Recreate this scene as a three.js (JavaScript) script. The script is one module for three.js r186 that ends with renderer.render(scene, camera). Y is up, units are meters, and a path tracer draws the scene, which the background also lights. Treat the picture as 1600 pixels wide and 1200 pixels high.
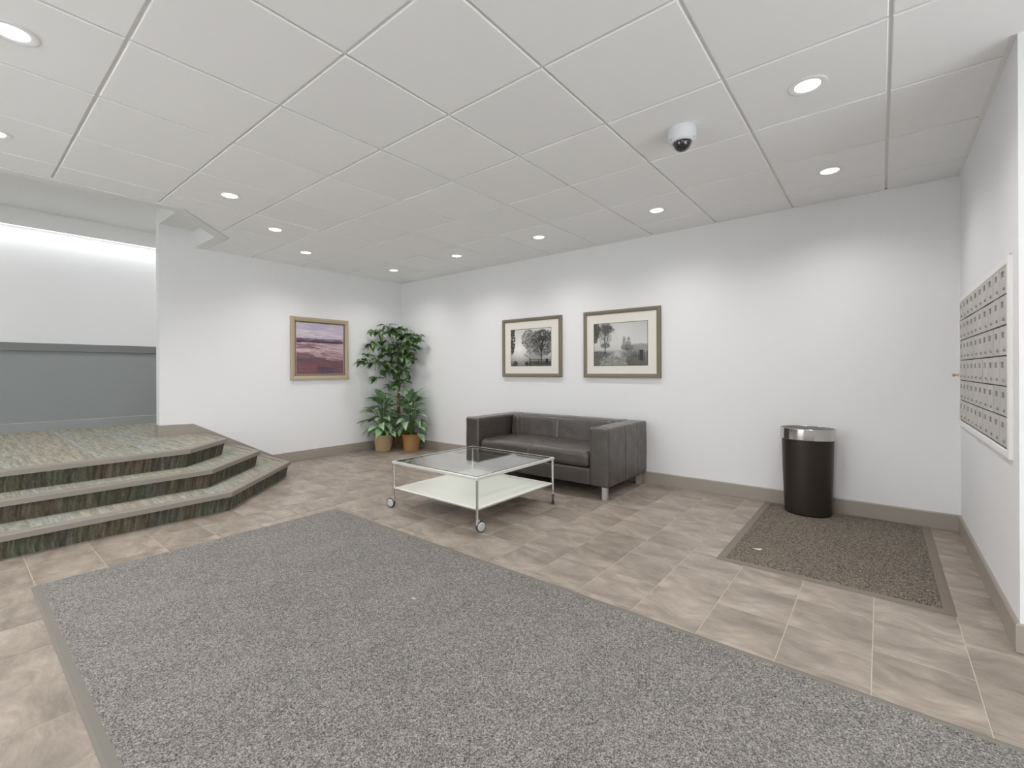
import * as THREE from 'three';
import { mergeGeometries, mergeVertices } from 'three/addons/utils/BufferGeometryUtils.js';
import { RoundedBoxGeometry } from 'three/addons/geometries/RoundedBoxGeometry.js';
import { ImprovedNoise } from 'three/addons/math/ImprovedNoise.js';
import { RectAreaLightUniformsLib } from 'three/addons/lights/RectAreaLightUniformsLib.js';

// ------------------------------------------------------------------ camera, light, exposure
const scene = new THREE.Scene();
scene.background = new THREE.Color().setRGB(5.0, 5.0, 5.3); // overcast daylight beyond the added glazing
const camera = new THREE.PerspectiveCamera(80.05, 4 / 3, 0.05, 60);
camera.position.set(5.873, 1.155, 4.505);
camera.rotation.order = 'YXZ';
camera.rotation.set(0, 0.679, -0.0039);
camera.setViewOffset(1600, 1200, 0, 21.46, 1600, 1200);
camera.updateProjectionMatrix();
camera.updateMatrixWorld();
const renderer = new THREE.WebGLRenderer({ antialias: true });
renderer.toneMapping = THREE.LinearToneMapping;
renderer.toneMappingExposure = 1.0;
renderer.shadowMap.enabled = true;
RectAreaLightUniformsLib.init();
const LAMP_CANDELA = 3.3, LAMP_COLOR = new THREE.Color().setRGB(1.0, 0.975, 0.97);
const COVE_NITS = 7, COVE_COLOR = new THREE.Color().setRGB(0.93, 0.98, 1.0);

// ------------------------------------------------------------------ room measures (metres)
const W = 6.31, CEIL = 2.519, FAR_X = 8.6, FAR_Z = 6.9, RIGHT_END = 1.762, LEFT_END = 3.1;
const HALL_X = -1.7, HALL_CEIL = 2.96, RISE = 0.158, LAND = 3 * RISE;

// ------------------------------------------------------------------ helpers
let seed = 20241;
function rnd() { seed = (seed * 1664525 + 1013904223) >>> 0; return seed / 4294967296; }
const rr = (a, b) => a + (b - a) * rnd();
const noise = new ImprovedNoise();
function fbm(x, y, z, o = 4) { let s = 0, a = 0.5, f = 1; for (let i = 0; i < o; i++) { s += a * noise.noise(x * f, y * f, z + i * 7.3); a *= 0.5; f *= 2.03; } return s; }
const clamp = (v, a, b) => Math.min(b, Math.max(a, v));
const smooth = (a, b, x) => { const t = clamp((x - a) / (b - a), 0, 1); return t * t * (3 - 2 * t); };
const lerp = (a, b, t) => a + (b - a) * t;
const used = {};
function numbered(name) { const n = used[name] || 0; used[name] = n + 1; return n ? name + '_' + String(n).padStart(3, '0') : name; }
function mesh(name, geo, mat, parent = scene) {
  const m = new THREE.Mesh(geo, mat);
  m.name = parent === scene ? numbered(name) : childName(parent, name);
  m.castShadow = true; m.receiveShadow = true;
  parent.add(m);
  return m;
}
function childName(parent, name) {
  const c = parent.userData_count || (parent.userData_count = {});
  const n = c[name] || 0; c[name] = n + 1;
  return n ? name + '_' + String(n).padStart(3, '0') : name;
}
function thing(name, label, category, pos = [0, 0, 0], turn = 0, group) {
  const o = new THREE.Group(); o.name = numbered(name);
  o.position.set(...pos); o.rotation.y = turn;
  o.userData = { label, category }; if (group) o.userData.group = group;
  scene.add(o);
  return o;
}
function struct(name, geo, mat, parent = scene) {
  const m = mesh(name, geo, mat, parent);
  if (parent === scene) m.userData.kind = 'structure';
  return m;
}
function structGroup(name) { const g = new THREE.Group(); g.name = numbered(name); g.userData.kind = 'structure'; scene.add(g); return g; }
function copyOf(src, label, pos, turn) {
  const c = src.clone(); c.name = numbered(src.name.replace(/_\d{3}$/, '')); scene.add(c);
  if (pos) c.position.set(...pos);
  if (turn !== undefined) c.rotation.y = turn;
  c.userData = { ...src.userData, label };
  return c;
}
// flat shaded finish with uv in metres by the dominant axis of each triangle
function boxUV(geo, s = 1) {
  const g = geo.index ? geo.toNonIndexed() : geo;
  const p = g.attributes.position, uv = new Float32Array(p.count * 2);
  const a = new THREE.Vector3(), b = new THREE.Vector3(), c = new THREE.Vector3();
  for (let i = 0; i < p.count; i += 3) {
    a.fromBufferAttribute(p, i); b.fromBufferAttribute(p, i + 1); c.fromBufferAttribute(p, i + 2);
    const n = b.clone().sub(a).cross(c.clone().sub(a)); const ax = Math.abs(n.x), ay = Math.abs(n.y), az = Math.abs(n.z);
    [a, b, c].forEach((v, k) => {
      let u, w; if (ay >= ax && ay >= az) { u = v.x; w = v.z; } else if (ax >= az) { u = v.z; w = v.y; } else { u = v.x; w = v.y; }
      uv[(i + k) * 2] = u * s; uv[(i + k) * 2 + 1] = w * s;
    });
  }
  g.setAttribute('uv', new THREE.BufferAttribute(uv, 2));
  return g;
}
function flat(geo) { const g = geo.index ? geo.toNonIndexed() : geo; g.computeVertexNormals(); return g; }
function box(x0, x1, y0, y1, z0, z1) { return boxUV(new THREE.BoxGeometry(x1 - x0, y1 - y0, z1 - z0).translate((x0 + x1) / 2, (y0 + y1) / 2, (z0 + z1) / 2)); }
function rbox(w, h, d, r = 0.004, seg = 2) { return new RoundedBoxGeometry(w, h, d, seg, r); }
function cyl(r0, r1, h, n = 24) { return new THREE.CylinderGeometry(r0, r1, h, n); }
function merged(list) { return mergeGeometries(list.map(g => { const q = g.index ? g.toNonIndexed() : g; for (const k of Object.keys(q.attributes)) if (!['position', 'normal', 'uv'].includes(k)) q.deleteAttribute(k); if (!q.attributes.uv) q.setAttribute('uv', new THREE.BufferAttribute(new Float32Array(q.attributes.position.count * 2), 2)); if (!q.attributes.normal) q.computeVertexNormals(); return q; })); }
// polygon helpers, points are [x, z]
function area(p) { let s = 0; for (let i = 0; i < p.length; i++) { const a = p[i], b = p[(i + 1) % p.length]; s += a[0] * b[1] - b[0] * a[1]; } return s / 2; }
function inset(poly, d) {
  const p = area(poly) < 0 ? poly.slice().reverse() : poly, out = [];
  for (let i = 0; i < p.length; i++) {
    const a = p[(i + p.length - 1) % p.length], b = p[i], c = p[(i + 1) % p.length];
    let e1 = [b[0] - a[0], b[1] - a[1]], e2 = [c[0] - b[0], c[1] - b[1]];
    const l1 = Math.hypot(...e1), l2 = Math.hypot(...e2); e1 = [e1[0] / l1, e1[1] / l1]; e2 = [e2[0] / l2, e2[1] / l2];
    const n1 = [-e1[1], e1[0]], n2 = [-e2[1], e2[0]]; const k = 1 + n1[0] * n2[0] + n1[1] * n2[1];
    out.push([b[0] + d * (n1[0] + n2[0]) / k, b[1] + d * (n1[1] + n2[1]) / k]);
  }
  return out;
}
// a slab over a polygon: the shown face at yFace, the back at yBack, edges bevelled by c
function slab(poly, yFace, yBack, c, off = [0, 0], s = 1) {
  const P = area(poly) < 0 ? poly.slice().reverse() : poly, I = c > 0 ? inset(P, c) : P, dir = Math.sign(yFace - yBack);
  const pos = [], uv = [];
  const put = (x, y, z, u, v) => { pos.push(x, y, z); uv.push(u * s + off[0], v * s + off[1]); };
  const tris = THREE.ShapeUtils.triangulateShape(I.map(q => new THREE.Vector2(...q)), []);
  for (const t of tris) { const o = dir > 0 ? [t[0], t[2], t[1]] : t; for (const k of o) put(I[k][0], yFace, I[k][1], I[k][0], I[k][1]); }
  const band = (A, ya, B, yb) => {
    for (let i = 0; i < A.length; i++) {
      const j = (i + 1) % A.length;
      const q = [[A[i], ya], [A[j], ya], [B[j], yb], [A[i], ya], [B[j], yb], [B[i], yb]];
      for (const [pt, y] of (dir > 0 ? q : q.slice().reverse())) put(pt[0], y, pt[1], pt[0] + y, pt[1] + y);
    }
  };
  if (c > 0) band(I, yFace, P, yFace - dir * c);
  band(P, yFace - dir * c, P, yBack);
  const g = new THREE.BufferGeometry();
  g.setAttribute('position', new THREE.Float32BufferAttribute(pos, 3)); g.setAttribute('uv', new THREE.Float32BufferAttribute(uv, 2));
  g.computeVertexNormals();
  return g;
}
const rect = (x0, x1, z0, z1) => [[x0, z0], [x1, z0], [x1, z1], [x0, z1]];
// sweep a profile of [out, up] points along a flat path of [a, b] points; out is to the left of travel
function sweep(path, closed, profile, map = (a, b, t) => [a, t, b]) {
  const n = path.length, ring = [];
  for (let i = 0; i < n; i++) {
    const pr = path[(i + n - 1) % n], c = path[i], nx = path[(i + 1) % n];
    let d1 = [c[0] - pr[0], c[1] - pr[1]], d2 = [nx[0] - c[0], nx[1] - c[1]];
    if (!closed && i === 0) d1 = d2; if (!closed && i === n - 1) d2 = d1;
    const l1 = Math.hypot(...d1), l2 = Math.hypot(...d2); d1 = d1.map(v => v / l1); d2 = d2.map(v => v / l2);
    const n1 = [d1[1], -d1[0]], n2 = [d2[1], -d2[0]], k = 1 + n1[0] * n2[0] + n1[1] * n2[1];
    const m = [(n1[0] + n2[0]) / k, (n1[1] + n2[1]) / k];
    ring.push(profile.map(([o, t]) => map(c[0] + m[0] * o, c[1] + m[1] * o, t)));
  }
  const pos = [], tri = (a, b, c) => pos.push(...a, ...b, ...c), K = profile.length;
  for (let i = 0; i < (closed ? n : n - 1); i++) {
    const A = ring[i], B = ring[(i + 1) % n];
    for (let k = 0; k < K; k++) { const l = (k + 1) % K; tri(A[k], B[k], B[l]); tri(A[k], B[l], A[l]); }
  }
  if (!closed) for (const [R, f] of [[ring[0], 1], [ring[n - 1], -1]]) for (let k = 1; k < K - 1; k++) f > 0 ? tri(R[0], R[k], R[k + 1]) : tri(R[0], R[k + 1], R[k]);
  const g = new THREE.BufferGeometry(); g.setAttribute('position', new THREE.Float32BufferAttribute(pos, 3));
  g.computeVertexNormals();
  return boxUV(g);
}
// upholstered block: rounded box of fine cells with a displacement
function softBox(w, h, d, r, cell, disp) {
  const nx = Math.max(4, Math.round(w / cell)), ny = Math.max(4, Math.round(h / cell)), nz = Math.max(4, Math.round(d / cell));
  let g = new THREE.BoxGeometry(w, h, d, nx, ny, nz); g.deleteAttribute('uv'); g.deleteAttribute('normal');
  g = mergeVertices(g, 1e-5);
  const p = g.attributes.position, v = new THREE.Vector3(), c = new THREE.Vector3(), nrm = new THREE.Vector3();
  for (let i = 0; i < p.count; i++) {
    v.fromBufferAttribute(p, i);
    c.set(clamp(v.x, -w / 2 + r, w / 2 - r), clamp(v.y, -h / 2 + r, h / 2 - r), clamp(v.z, -d / 2 + r, d / 2 - r));
    nrm.copy(v).sub(c); if (nrm.lengthSq() < 1e-12) nrm.set(0, 1, 0); nrm.normalize();
    v.copy(c).addScaledVector(nrm, r);
    if (disp) disp(v, nrm);
    p.setXYZ(i, v.x, v.y, v.z);
  }
  g.computeVertexNormals();
  return boxUV(g);
}
function tube(pts, r, n = 12, seg = 24, closed = false) { return new THREE.TubeGeometry(new THREE.CatmullRomCurve3(pts.map(q => new THREE.Vector3(...q)), closed), seg, r, n, closed); }
function placed(g, x, y, z, ry = 0, rx = 0, rz = 0) { return g.clone().rotateX(rx).rotateZ(rz).rotateY(ry).translate(x, y, z); }

// ------------------------------------------------------------------ textures
function pixelTexture(n, m, f, color = true) {
  const data = new Uint8Array(n * m * 4);
  for (let y = 0; y < m; y++) for (let x = 0; x < n; x++) {
    const c = f(x / n, y / m, x, y), i = (y * n + x) * 4;
    data[i] = clamp(c[0], 0, 255); data[i + 1] = clamp(c[1], 0, 255); data[i + 2] = clamp(c[2], 0, 255); data[i + 3] = 255;
  }
  const t = new THREE.DataTexture(data, n, m); t.wrapS = t.wrapT = THREE.RepeatWrapping; t.magFilter = THREE.LinearFilter; t.minFilter = THREE.LinearMipmapLinearFilter; t.generateMipmaps = true; t.anisotropy = 8;
  if (color) t.colorSpace = THREE.SRGBColorSpace;
  t.needsUpdate = true;
  return t;
}
function canvasTexture(w, h, draw) {
  const c = document.createElement('canvas'); c.width = w; c.height = h; draw(c.getContext('2d'), w, h);
  const t = new THREE.CanvasTexture(c); t.colorSpace = THREE.SRGBColorSpace; t.anisotropy = 8; return t;
}
// periodic value noise so that repeats join
function lattice(n, s) { const a = new Float32Array(n * n); let q = s; for (let i = 0; i < n * n; i++) { q = (q * 1664525 + 1013904223) >>> 0; a[i] = q / 4294967296; } return a; }
function tileNoise(nx, ny, s) {
  let q = s; const a = new Float32Array(nx * ny); for (let i = 0; i < a.length; i++) { q = (q * 1664525 + 1013904223) >>> 0; a[i] = q / 4294967296; }
  return (u, v) => {
    const x = u * nx, y = v * ny, xi = Math.floor(x), yi = Math.floor(y); let fx = x - xi, fy = y - yi; fx = fx * fx * (3 - 2 * fx); fy = fy * fy * (3 - 2 * fy);
    const g = (i, j) => a[(((j % ny) + ny) % ny) * nx + (((i % nx) + nx) % nx)];
    return lerp(lerp(g(xi, yi), g(xi + 1, yi), fx), lerp(g(xi, yi + 1), g(xi + 1, yi + 1), fx), fy);
  };
}
// slate-look porcelain, 1.22 m across; streaks run along x
const sl = [tileNoise(5, 9, 11), tileNoise(11, 26, 12), tileNoise(24, 70, 13), tileNoise(60, 190, 14), tileNoise(256, 512, 15), tileNoise(8, 8, 16)];
const slateValue = (u, v) => {
  const w = 0.03 * (sl[5](u, v) - 0.5) * 2, a = sl[0](u, v + w), b = sl[1](u + w, v + w), c = sl[2](u, v + 2 * w), d = sl[3](u, v + w), e = sl[4](u, v);
  return 0.34 * a + 0.28 * b + 0.2 * c + 0.12 * d + 0.06 * e;
};
const slateMap = pixelTexture(1024, 1024, (u, v) => {
  const t = (slateValue(u, v) - 0.5) * 1.5, wisp = Math.max(0, sl[2](u + 0.3, v + 0.2) - 0.72) * 40 * sl[0](v, u);
  return [164 + 62 * t + wisp, 153 + 60 * t + wisp, 142 + 58 * t + wisp];
});
const slateBump = pixelTexture(512, 512, (u, v) => { const t = 255 * slateValue(u, v); return [t, t, t]; }, false);
// entrance mat pile, 1.2 m across
const pile = [tileNoise(260, 260, 21), tileNoise(520, 520, 22), tileNoise(90, 90, 23), tileNoise(10, 10, 24)];
const pileTexture = k => pixelTexture(1024, 1024, (u, v) => {
  const a = pile[0](u, v), b = pile[1](u, v), c = pile[2](u, v), d = pile[3](u, v);
  let t = 0.48 * a + 0.42 * b + 0.1 * c; t = 166 + (t - 0.5) * 300 * k + (d - 0.5) * 12;
  if (b > 0.84) t += 30 * k; if (a < 0.14) t -= 24 * k;
  return [t, t, t];
});
const pileMap = pileTexture(0.72), fleckMap = pileTexture(1.2);
const pileBump = pixelTexture(1024, 1024, (u, v) => { const t = 255 * (0.5 * pile[0](u, v) + 0.5 * pile[1](v, u)); return [t, t, t]; }, false);
// ribbed hall carpet, 1 m across: streaks run along v
const cp = [tileNoise(110, 9, 31), tileNoise(50, 4, 32), tileNoise(220, 60, 33), tileNoise(10, 2, 34), tileNoise(16, 4, 35)];
const ribs = (u, v) => 0.5 + 0.5 * Math.sin(u * Math.PI * 2 * 120) * Math.cos(v * Math.PI * 2 * 90);
const hallMap = pixelTexture(1024, 1024, (u, v) => {
  const a = cp[0](u, v), b = cp[1](u, v), c = cp[2](u, v), d = cp[3](u, v), e = cp[4](u, v), r = ribs(u, v);
  const t = 0.34 * a + 0.3 * b + 0.36 * c, L = 160 + (t - 0.5) * 92 + (r - 0.5) * 34;
  return [L + (d - 0.5) * 8 + 3, L + (e - 0.5) * 5 + 1, L - 12 - (d - 0.5) * 8];
});
const shadedRiserMap = pixelTexture(1024, 512, (u, v) => {  // hall carpet again, darkened: the shade on the risers is put into the colour
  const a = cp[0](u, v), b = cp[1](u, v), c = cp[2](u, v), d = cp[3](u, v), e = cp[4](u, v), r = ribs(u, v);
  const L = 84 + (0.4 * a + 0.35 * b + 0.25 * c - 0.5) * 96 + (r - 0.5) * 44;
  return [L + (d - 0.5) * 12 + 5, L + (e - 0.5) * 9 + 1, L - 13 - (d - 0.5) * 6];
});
const hallBump = pixelTexture(1024, 1024, (u, v) => { const t = 255 * (0.55 * ribs(u, v) + 0.45 * cp[2](u, v)); return [t, t, t]; }, false);
const ln = [tileNoise(60, 60, 41), tileNoise(128, 128, 42), tileNoise(12, 12, 43), tileNoise(256, 256, 44)];
const leatherBump = pixelTexture(512, 512, (u, v) => { const t = 255 * (0.35 * ln[0](u, v) + 0.3 * ln[1](u, v) + 0.35 * ln[3](u, v)); return [t, t, t]; }, false);
const leatherMap = pixelTexture(512, 512, (u, v) => { const t = 232 + (ln[2](u, v) - 0.5) * 26 + (ln[1](u, v) - 0.5) * 12; return [t, t, t]; });
const stipple = [tileNoise(110, 110, 51), tileNoise(230, 230, 52)];
const stippleBump = pixelTexture(512, 512, (u, v) => { const t = 255 * Math.pow(0.6 * stipple[0](u, v) + 0.4 * stipple[1](u, v), 1.4); return [t, t, t]; }, false);
const brush = tileNoise(4, 400, 61);
const brushed = pixelTexture(64, 512, (u, v) => { const t = 118 + 70 * brush(u, v); return [t, t, t]; }, false);

// ------------------------------------------------------------------ materials
function std(color, roughness, extra = {}) { const { physical, ...o } = extra; const c = Array.isArray(color) ? new THREE.Color().setRGB(...color) : new THREE.Color(color); return physical ? new THREE.MeshPhysicalMaterial({ color: c, roughness, ...o }) : new THREE.MeshStandardMaterial({ color: c, roughness, ...o }); }
const M = {};
M.wall = std([0.8, 0.8, 0.805], 0.75, { bumpMap: stippleBump, bumpScale: 0.0003 });
M.drywall = std([0.8, 0.8, 0.79], 0.85);
M.popcorn = std([0.88, 0.88, 0.88], 0.95, { bumpMap: stippleBump, bumpScale: 0.003 });
M.ceilingTile = [0, 1, 2].map(k => std([0.9 - 0.008 * k, 0.9 - 0.008 * k, 0.9 - 0.008 * k], 0.9));
M.grid = std([0.84, 0.84, 0.83], 0.55);
M.deck = std([0.3, 0.3, 0.3], 0.95);
M.tile = [1, 0.96, 0.92, 1.04].map((k, i) => new THREE.MeshStandardMaterial({ color: new THREE.Color().setRGB(0.84 * k, 0.825 * k, 0.81 * k * (i === 2 ? 0.985 : 1)), roughness: 0.42, map: slateMap, bumpMap: slateBump, bumpScale: 0.0022 }));
M.grout = std(0xbfb6a8, 0.9);
M.base = std(0x9c948a, 0.5);
M.hallBase = std(0x9a9e9d, 0.45);
M.hallGray = std(0x949898, 0.7);
M.hallRail = std(0x7b7d7d, 0.55);
M.bigMat = new THREE.MeshStandardMaterial({ color: new THREE.Color().setRGB(0.5, 0.47, 0.435), roughness: 1, map: pileMap, bumpMap: pileBump, bumpScale: 0.0016 });
M.smallMat = new THREE.MeshStandardMaterial({ color: new THREE.Color().setRGB(0.335, 0.28, 0.22), roughness: 1, map: fleckMap, bumpMap: pileBump, bumpScale: 0.0016 });
M.bigRubber = std(0x77736b, 0.7); M.smallRubber = std(0x776d62, 0.7);
M.carpet = new THREE.MeshStandardMaterial({ color: 0xffffff, roughness: 1, map: hallMap, bumpMap: hallBump, bumpScale: 0.006 });
M.shadedRiserCarpet = M.carpet.clone(); M.shadedRiserCarpet.map = shadedRiserMap;  // shaded copy of the stair carpet
M.nosing = std(0x8b857c, 0.55);
M.leather = new THREE.MeshPhysicalMaterial({ color: new THREE.Color().setRGB(0.068, 0.055, 0.047), clearcoat: 0.6, clearcoatRoughness: 0.3, roughness: 0.42, map: leatherMap, bumpMap: leatherBump, bumpScale: 0.0012 });
M.chrome = std([0.78, 0.78, 0.79], 0.16, { metalness: 1 });
M.satin = std([0.66, 0.66, 0.66], 0.34, { metalness: 1 });
M.silver = std([0.8, 0.8, 0.77], 0.32, { metalness: 0.45 });
M.glass = new THREE.MeshPhysicalMaterial({ color: new THREE.Color().setRGB(0.96, 0.985, 0.97), roughness: 0.02, transmission: 1, thickness: 0, ior: 1.7 });
M.gasket = std(0x2c302c, 0.5);
M.shelf = std([0.84, 0.84, 0.77], 0.25);
M.tyre = std(0x3a3a3a, 0.6); M.hub = std([0.62, 0.64, 0.66], 0.35, { metalness: 0.6 });
M.steel = std([0.6, 0.59, 0.575], 0.26, { metalness: 1, roughnessMap: brushed });
M.binBody = std([0.034, 0.025, 0.018], 0.42, { metalness: 0.35 });
M.binLid = std([0.05, 0.045, 0.04], 0.4);
M.mailFrame = std([0.83, 0.83, 0.81], 0.45);
M.mailDoor = [0, 1, 2].map(k => std([0.55 - 0.02 * k, 0.525 - 0.02 * k, 0.495 - 0.02 * k], 0.36, { metalness: 0.45 }));
M.mailDark = std(0x2a2825, 0.7); M.mailWindow = std([0.1, 0.095, 0.09], 0.15);
M.lockMetal = std([0.4, 0.38, 0.35], 0.35, { metalness: 0.9 });
M.brass = std([0.6, 0.42, 0.18], 0.3, { metalness: 1 });
M.white = std([0.72, 0.74, 0.76], 0.4);
M.dome = std([0.012, 0.012, 0.015], 0.06, { physical: true, clearcoat: 1, clearcoatRoughness: 0.03 });
M.frameGrey = std(0x77705f, 0.5); M.frameGold = std(0xb3a48c, 0.45, { metalness: 0.15 }); M.frameLiner = std(0x6b5a4a, 0.5);
M.matBoard = std(0xe2ded5, 0.9);
M.lens = std([1, 1, 1], 0.5, { emissive: new THREE.Color(1, 0.98, 0.95), emissiveIntensity: 3.5 });
M.lampTrim = std([0.85, 0.85, 0.84], 0.5);
M.coveGlow = std([1, 1, 1], 0.5, { emissive: new THREE.Color(0.96, 1, 1), emissiveIntensity: 2.2 });

// ------------------------------------------------------------------ floor
{
  const floor = structGroup('floor');
  mesh('floor_slab', box(-0.1, FAR_X, -0.14, -0.0018, -0.1, FAR_Z), M.grout, floor);
  const px = 0.3025, pz = 0.2985, X0 = 5.237 - px * 20, Z0 = 3.605 - pz * 14, g = 0.0017;
  const full = []; for (let k = 0; k < 14; k++) full.push(slab(rect(-px / 2 + g, px / 2 - g, -pz / 2 + g, pz / 2 - g), 0, -0.009, 0.0012, [rnd(), rnd()], k % 2 ? 1 / 1.22 : -1 / 1.22));
  const cells = [];
  for (let i = -20; i < 36; i++) for (let j = -20; j < 40; j++) {
    const x0 = Math.max(0.002, X0 + i * px), x1 = Math.min(FAR_X, X0 + (i + 1) * px), z0 = Math.max(0.002, Z0 + j * pz), z1 = Math.min(FAR_Z, Z0 + (j + 1) * pz);
    if (x1 - x0 < 0.012 || z1 - z0 < 0.012) continue;
    if (x0 > W - 0.02 && z1 < RIGHT_END + 0.02) continue;
    const cx = (x0 + x1) / 2, cz = (z0 + z1) / 2;
    const whole = x1 - x0 > px - 1e-6 && z1 - z0 > pz - 1e-6;
    const geo = whole ? null : slab(rect(Math.max(x0, X0 + i * px + g), Math.min(x1, X0 + (i + 1) * px - g), Math.max(z0, Z0 + j * pz + g), Math.min(z1, Z0 + (j + 1) * pz - g)), 0, -0.009, 0.0012, [rnd(), rnd()], 1 / 1.22);
    const hidden = (x0 > 2.33 && z0 > 2.455 && z1 < 4.22) || (x1 < 1.7 && z0 > 3.2) || (x1 < 0.8 && z0 > 2.3) || (x0 > 5.08 && x1 < 6.145 && z1 < 1.55);
    const q = [[x0, z0], [x1, z0], [x1, z1], [x0, z1]].map(([x, z]) => new THREE.Vector3(x, 0, z).applyMatrix4(camera.matrixWorldInverse));
    const inView = q.some(v => v.z < -0.3 && Math.abs(v.x / v.z) < 1.14 && Math.abs(v.y / v.z) < 1.0);
    cells.push({ cx, cz, geo, hidden, inView, d: Math.hypot(cx - 5.873, cz - 4.505), v: Math.floor(rnd() * 14), m: Math.floor(rnd() * 4), dy: rr(-0.0004, 0.0003) });
  }
  cells.sort((a, b) => a.d - b.d);
  const rest = []; let n = 0;
  for (const c of cells) {
    if (c.inView && !c.hidden && n < 300) {
      const t = mesh('floor_tile', c.geo || full[c.v], M.tile[c.m], floor); n++;
      if (!c.geo) t.position.set(c.cx, c.dy, c.cz);
    } else rest.push(c.geo || full[c.v].clone().translate(c.cx, 0, c.cz));
  }
  const r = mesh('floor_tiling', mergeGeometries(rest), M.tile[0], floor); r.userData.kind = 'stuff';
  console.log('floor tiles', n, 'rest', rest.length);
}

// ------------------------------------------------------------------ walls
struct('wall_back', box(HALL_X - 0.12, W + 0.12, -0.14, HALL_CEIL + 0.1, -0.14, 0), M.wall);
struct('wall_left', box(-0.11, 0, -0.14, HALL_CEIL + 0.1, 0, LEFT_END), M.wall);
struct('wall_right', box(W, W + 0.14, -0.14, CEIL + 0.05, 0, RIGHT_END), M.wall);
struct('wall_right', box(W + 0.14, FAR_X, -0.14, CEIL + 0.05, RIGHT_END - 0.14, RIGHT_END), M.wall);
{ // unseen glazed entrance, added for daylight, on the side the long mat comes from
  const a = 2.3, b = 5.9, y0 = 0.03, y1 = 2.3, x0 = FAR_X, x1 = FAR_X + 0.12;
  struct('wall_entry', merged([box(x0, x1, -0.14, CEIL + 0.1, RIGHT_END - 0.14, a), box(x0, x1, -0.14, CEIL + 0.1, b, FAR_Z), box(x0, x1, -0.14, y0, a, b), box(x0, x1, y1, CEIL + 0.1, a, b)]), M.wall);
  const win = structGroup('window_2');
  for (let k = 0; k <= 4; k++) { const z = a + (b - a) * k / 4, m = clamp(z - 0.03, a, b - 0.06); mesh('mullion', box(x0 + 0.02, x0 + 0.08, y0, y1, m, m + 0.06), M.satin, win); if (k < 4) mesh('pane', box(x0 + 0.045, x0 + 0.053, y0, y1, z + 0.03, z + (b - a) / 4 - 0.03), M.glass, win); }
}
{ // unseen glazing behind the viewer, added for even soft daylight
  const a = 1.6, b = 4.1, y0 = 0.08, y1 = 2.36, z0 = FAR_Z, z1 = FAR_Z + 0.12;
  struct('wall_front', merged([box(HALL_X - 0.12, a, -0.14, HALL_CEIL + 0.1, z0, z1), box(b, FAR_X + 0.12, -0.14, HALL_CEIL + 0.1, z0, z1), box(a, b, -0.14, y0, z0, z1), box(a, b, y1, HALL_CEIL + 0.1, z0, z1)]), M.wall);
  const win = structGroup('window_1');
  for (let k = 0; k <= 4; k++) { const x = a + (b - a) * k / 4; mesh('mullion', box(clamp(x - 0.03, a, b - 0.06), clamp(x - 0.03, a, b - 0.06) + 0.06, y0, y1, z0 + 0.02, z0 + 0.08), M.satin, win); if (k < 4) mesh('pane', box(x + 0.03, x + (b - a) / 4 - 0.03, y0, y1, z0 + 0.045, z0 + 0.053), M.glass, win); }
}
struct('wall_hall', box(HALL_X - 0.12, HALL_X, -0.14, HALL_CEIL + 0.1, 0, FAR_Z), M.wall);
{ // hall wainscot, rail and baseboard
  struct('wall_hall_wainscot', box(HALL_X, HALL_X + 0.012, LAND, 1.42, 0, FAR_Z), M.hallGray);
  struct('trim_1', boxUV(rbox(0.045, 0.09, FAR_Z, 0.003).translate(HALL_X + 0.0225, 1.443, FAR_Z / 2)), M.hallRail);
  const prof = [[0, LAND], [0.026, LAND], [0.026, LAND + 0.1], [0.02, LAND + 0.108], [0, LAND + 0.108]];
  struct('baseboard_hall', sweep([[HALL_X, 0.001], [HALL_X, FAR_Z - 0.001]], false, prof), M.hallBase);
}
// stepped baseboard on the painting's wall: low by the plants, raked along the stairs, level on the landing
{
  const s = new THREE.Shape([[0.014, 0], [LEFT_END, 0], [LEFT_END, 0.592], [2.8, 0.583], [1.965, 0.12], [0.014, 0.12]].map(q => new THREE.Vector2(...q)));
  const g = new THREE.ExtrudeGeometry(s, { depth: 0.012, bevelEnabled: true, bevelThickness: 0.002, bevelSize: 0.002, bevelOffset: -0.002, bevelSegments: 1 });
  g.rotateY(-Math.PI / 2).translate(0.0145, 0, 0); // (z, y) outline pushed out along x
  const ret = box(-0.124, 0.0145, LAND, 0.592, LEFT_END, LEFT_END + 0.014);
  struct('baseboard_left', merged([boxUV(g), ret]), M.base);
  const prof = [[0, 0.0015], [0.014, 0.0015], [0.014, 0.111], [0.009, 0.118], [0, 0.118]];
  struct('baseboard_back', sweep([[0.016, 0], [W - 0.001, 0]].reverse(), false, prof), M.base);
  struct('baseboard_right', sweep([[FAR_X, RIGHT_END], [W, RIGHT_END], [W, 0.0145]], false, prof), M.base);
  struct('trim_2', sweep([[-0.0, LEFT_END], [-0.0, LEFT_END + 0.0001]], false, [[-0.001, 0.6], [0.0012, 0.6], [0.0012, 2.7], [-0.001, 2.7]]), M.drywall);
}

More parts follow.
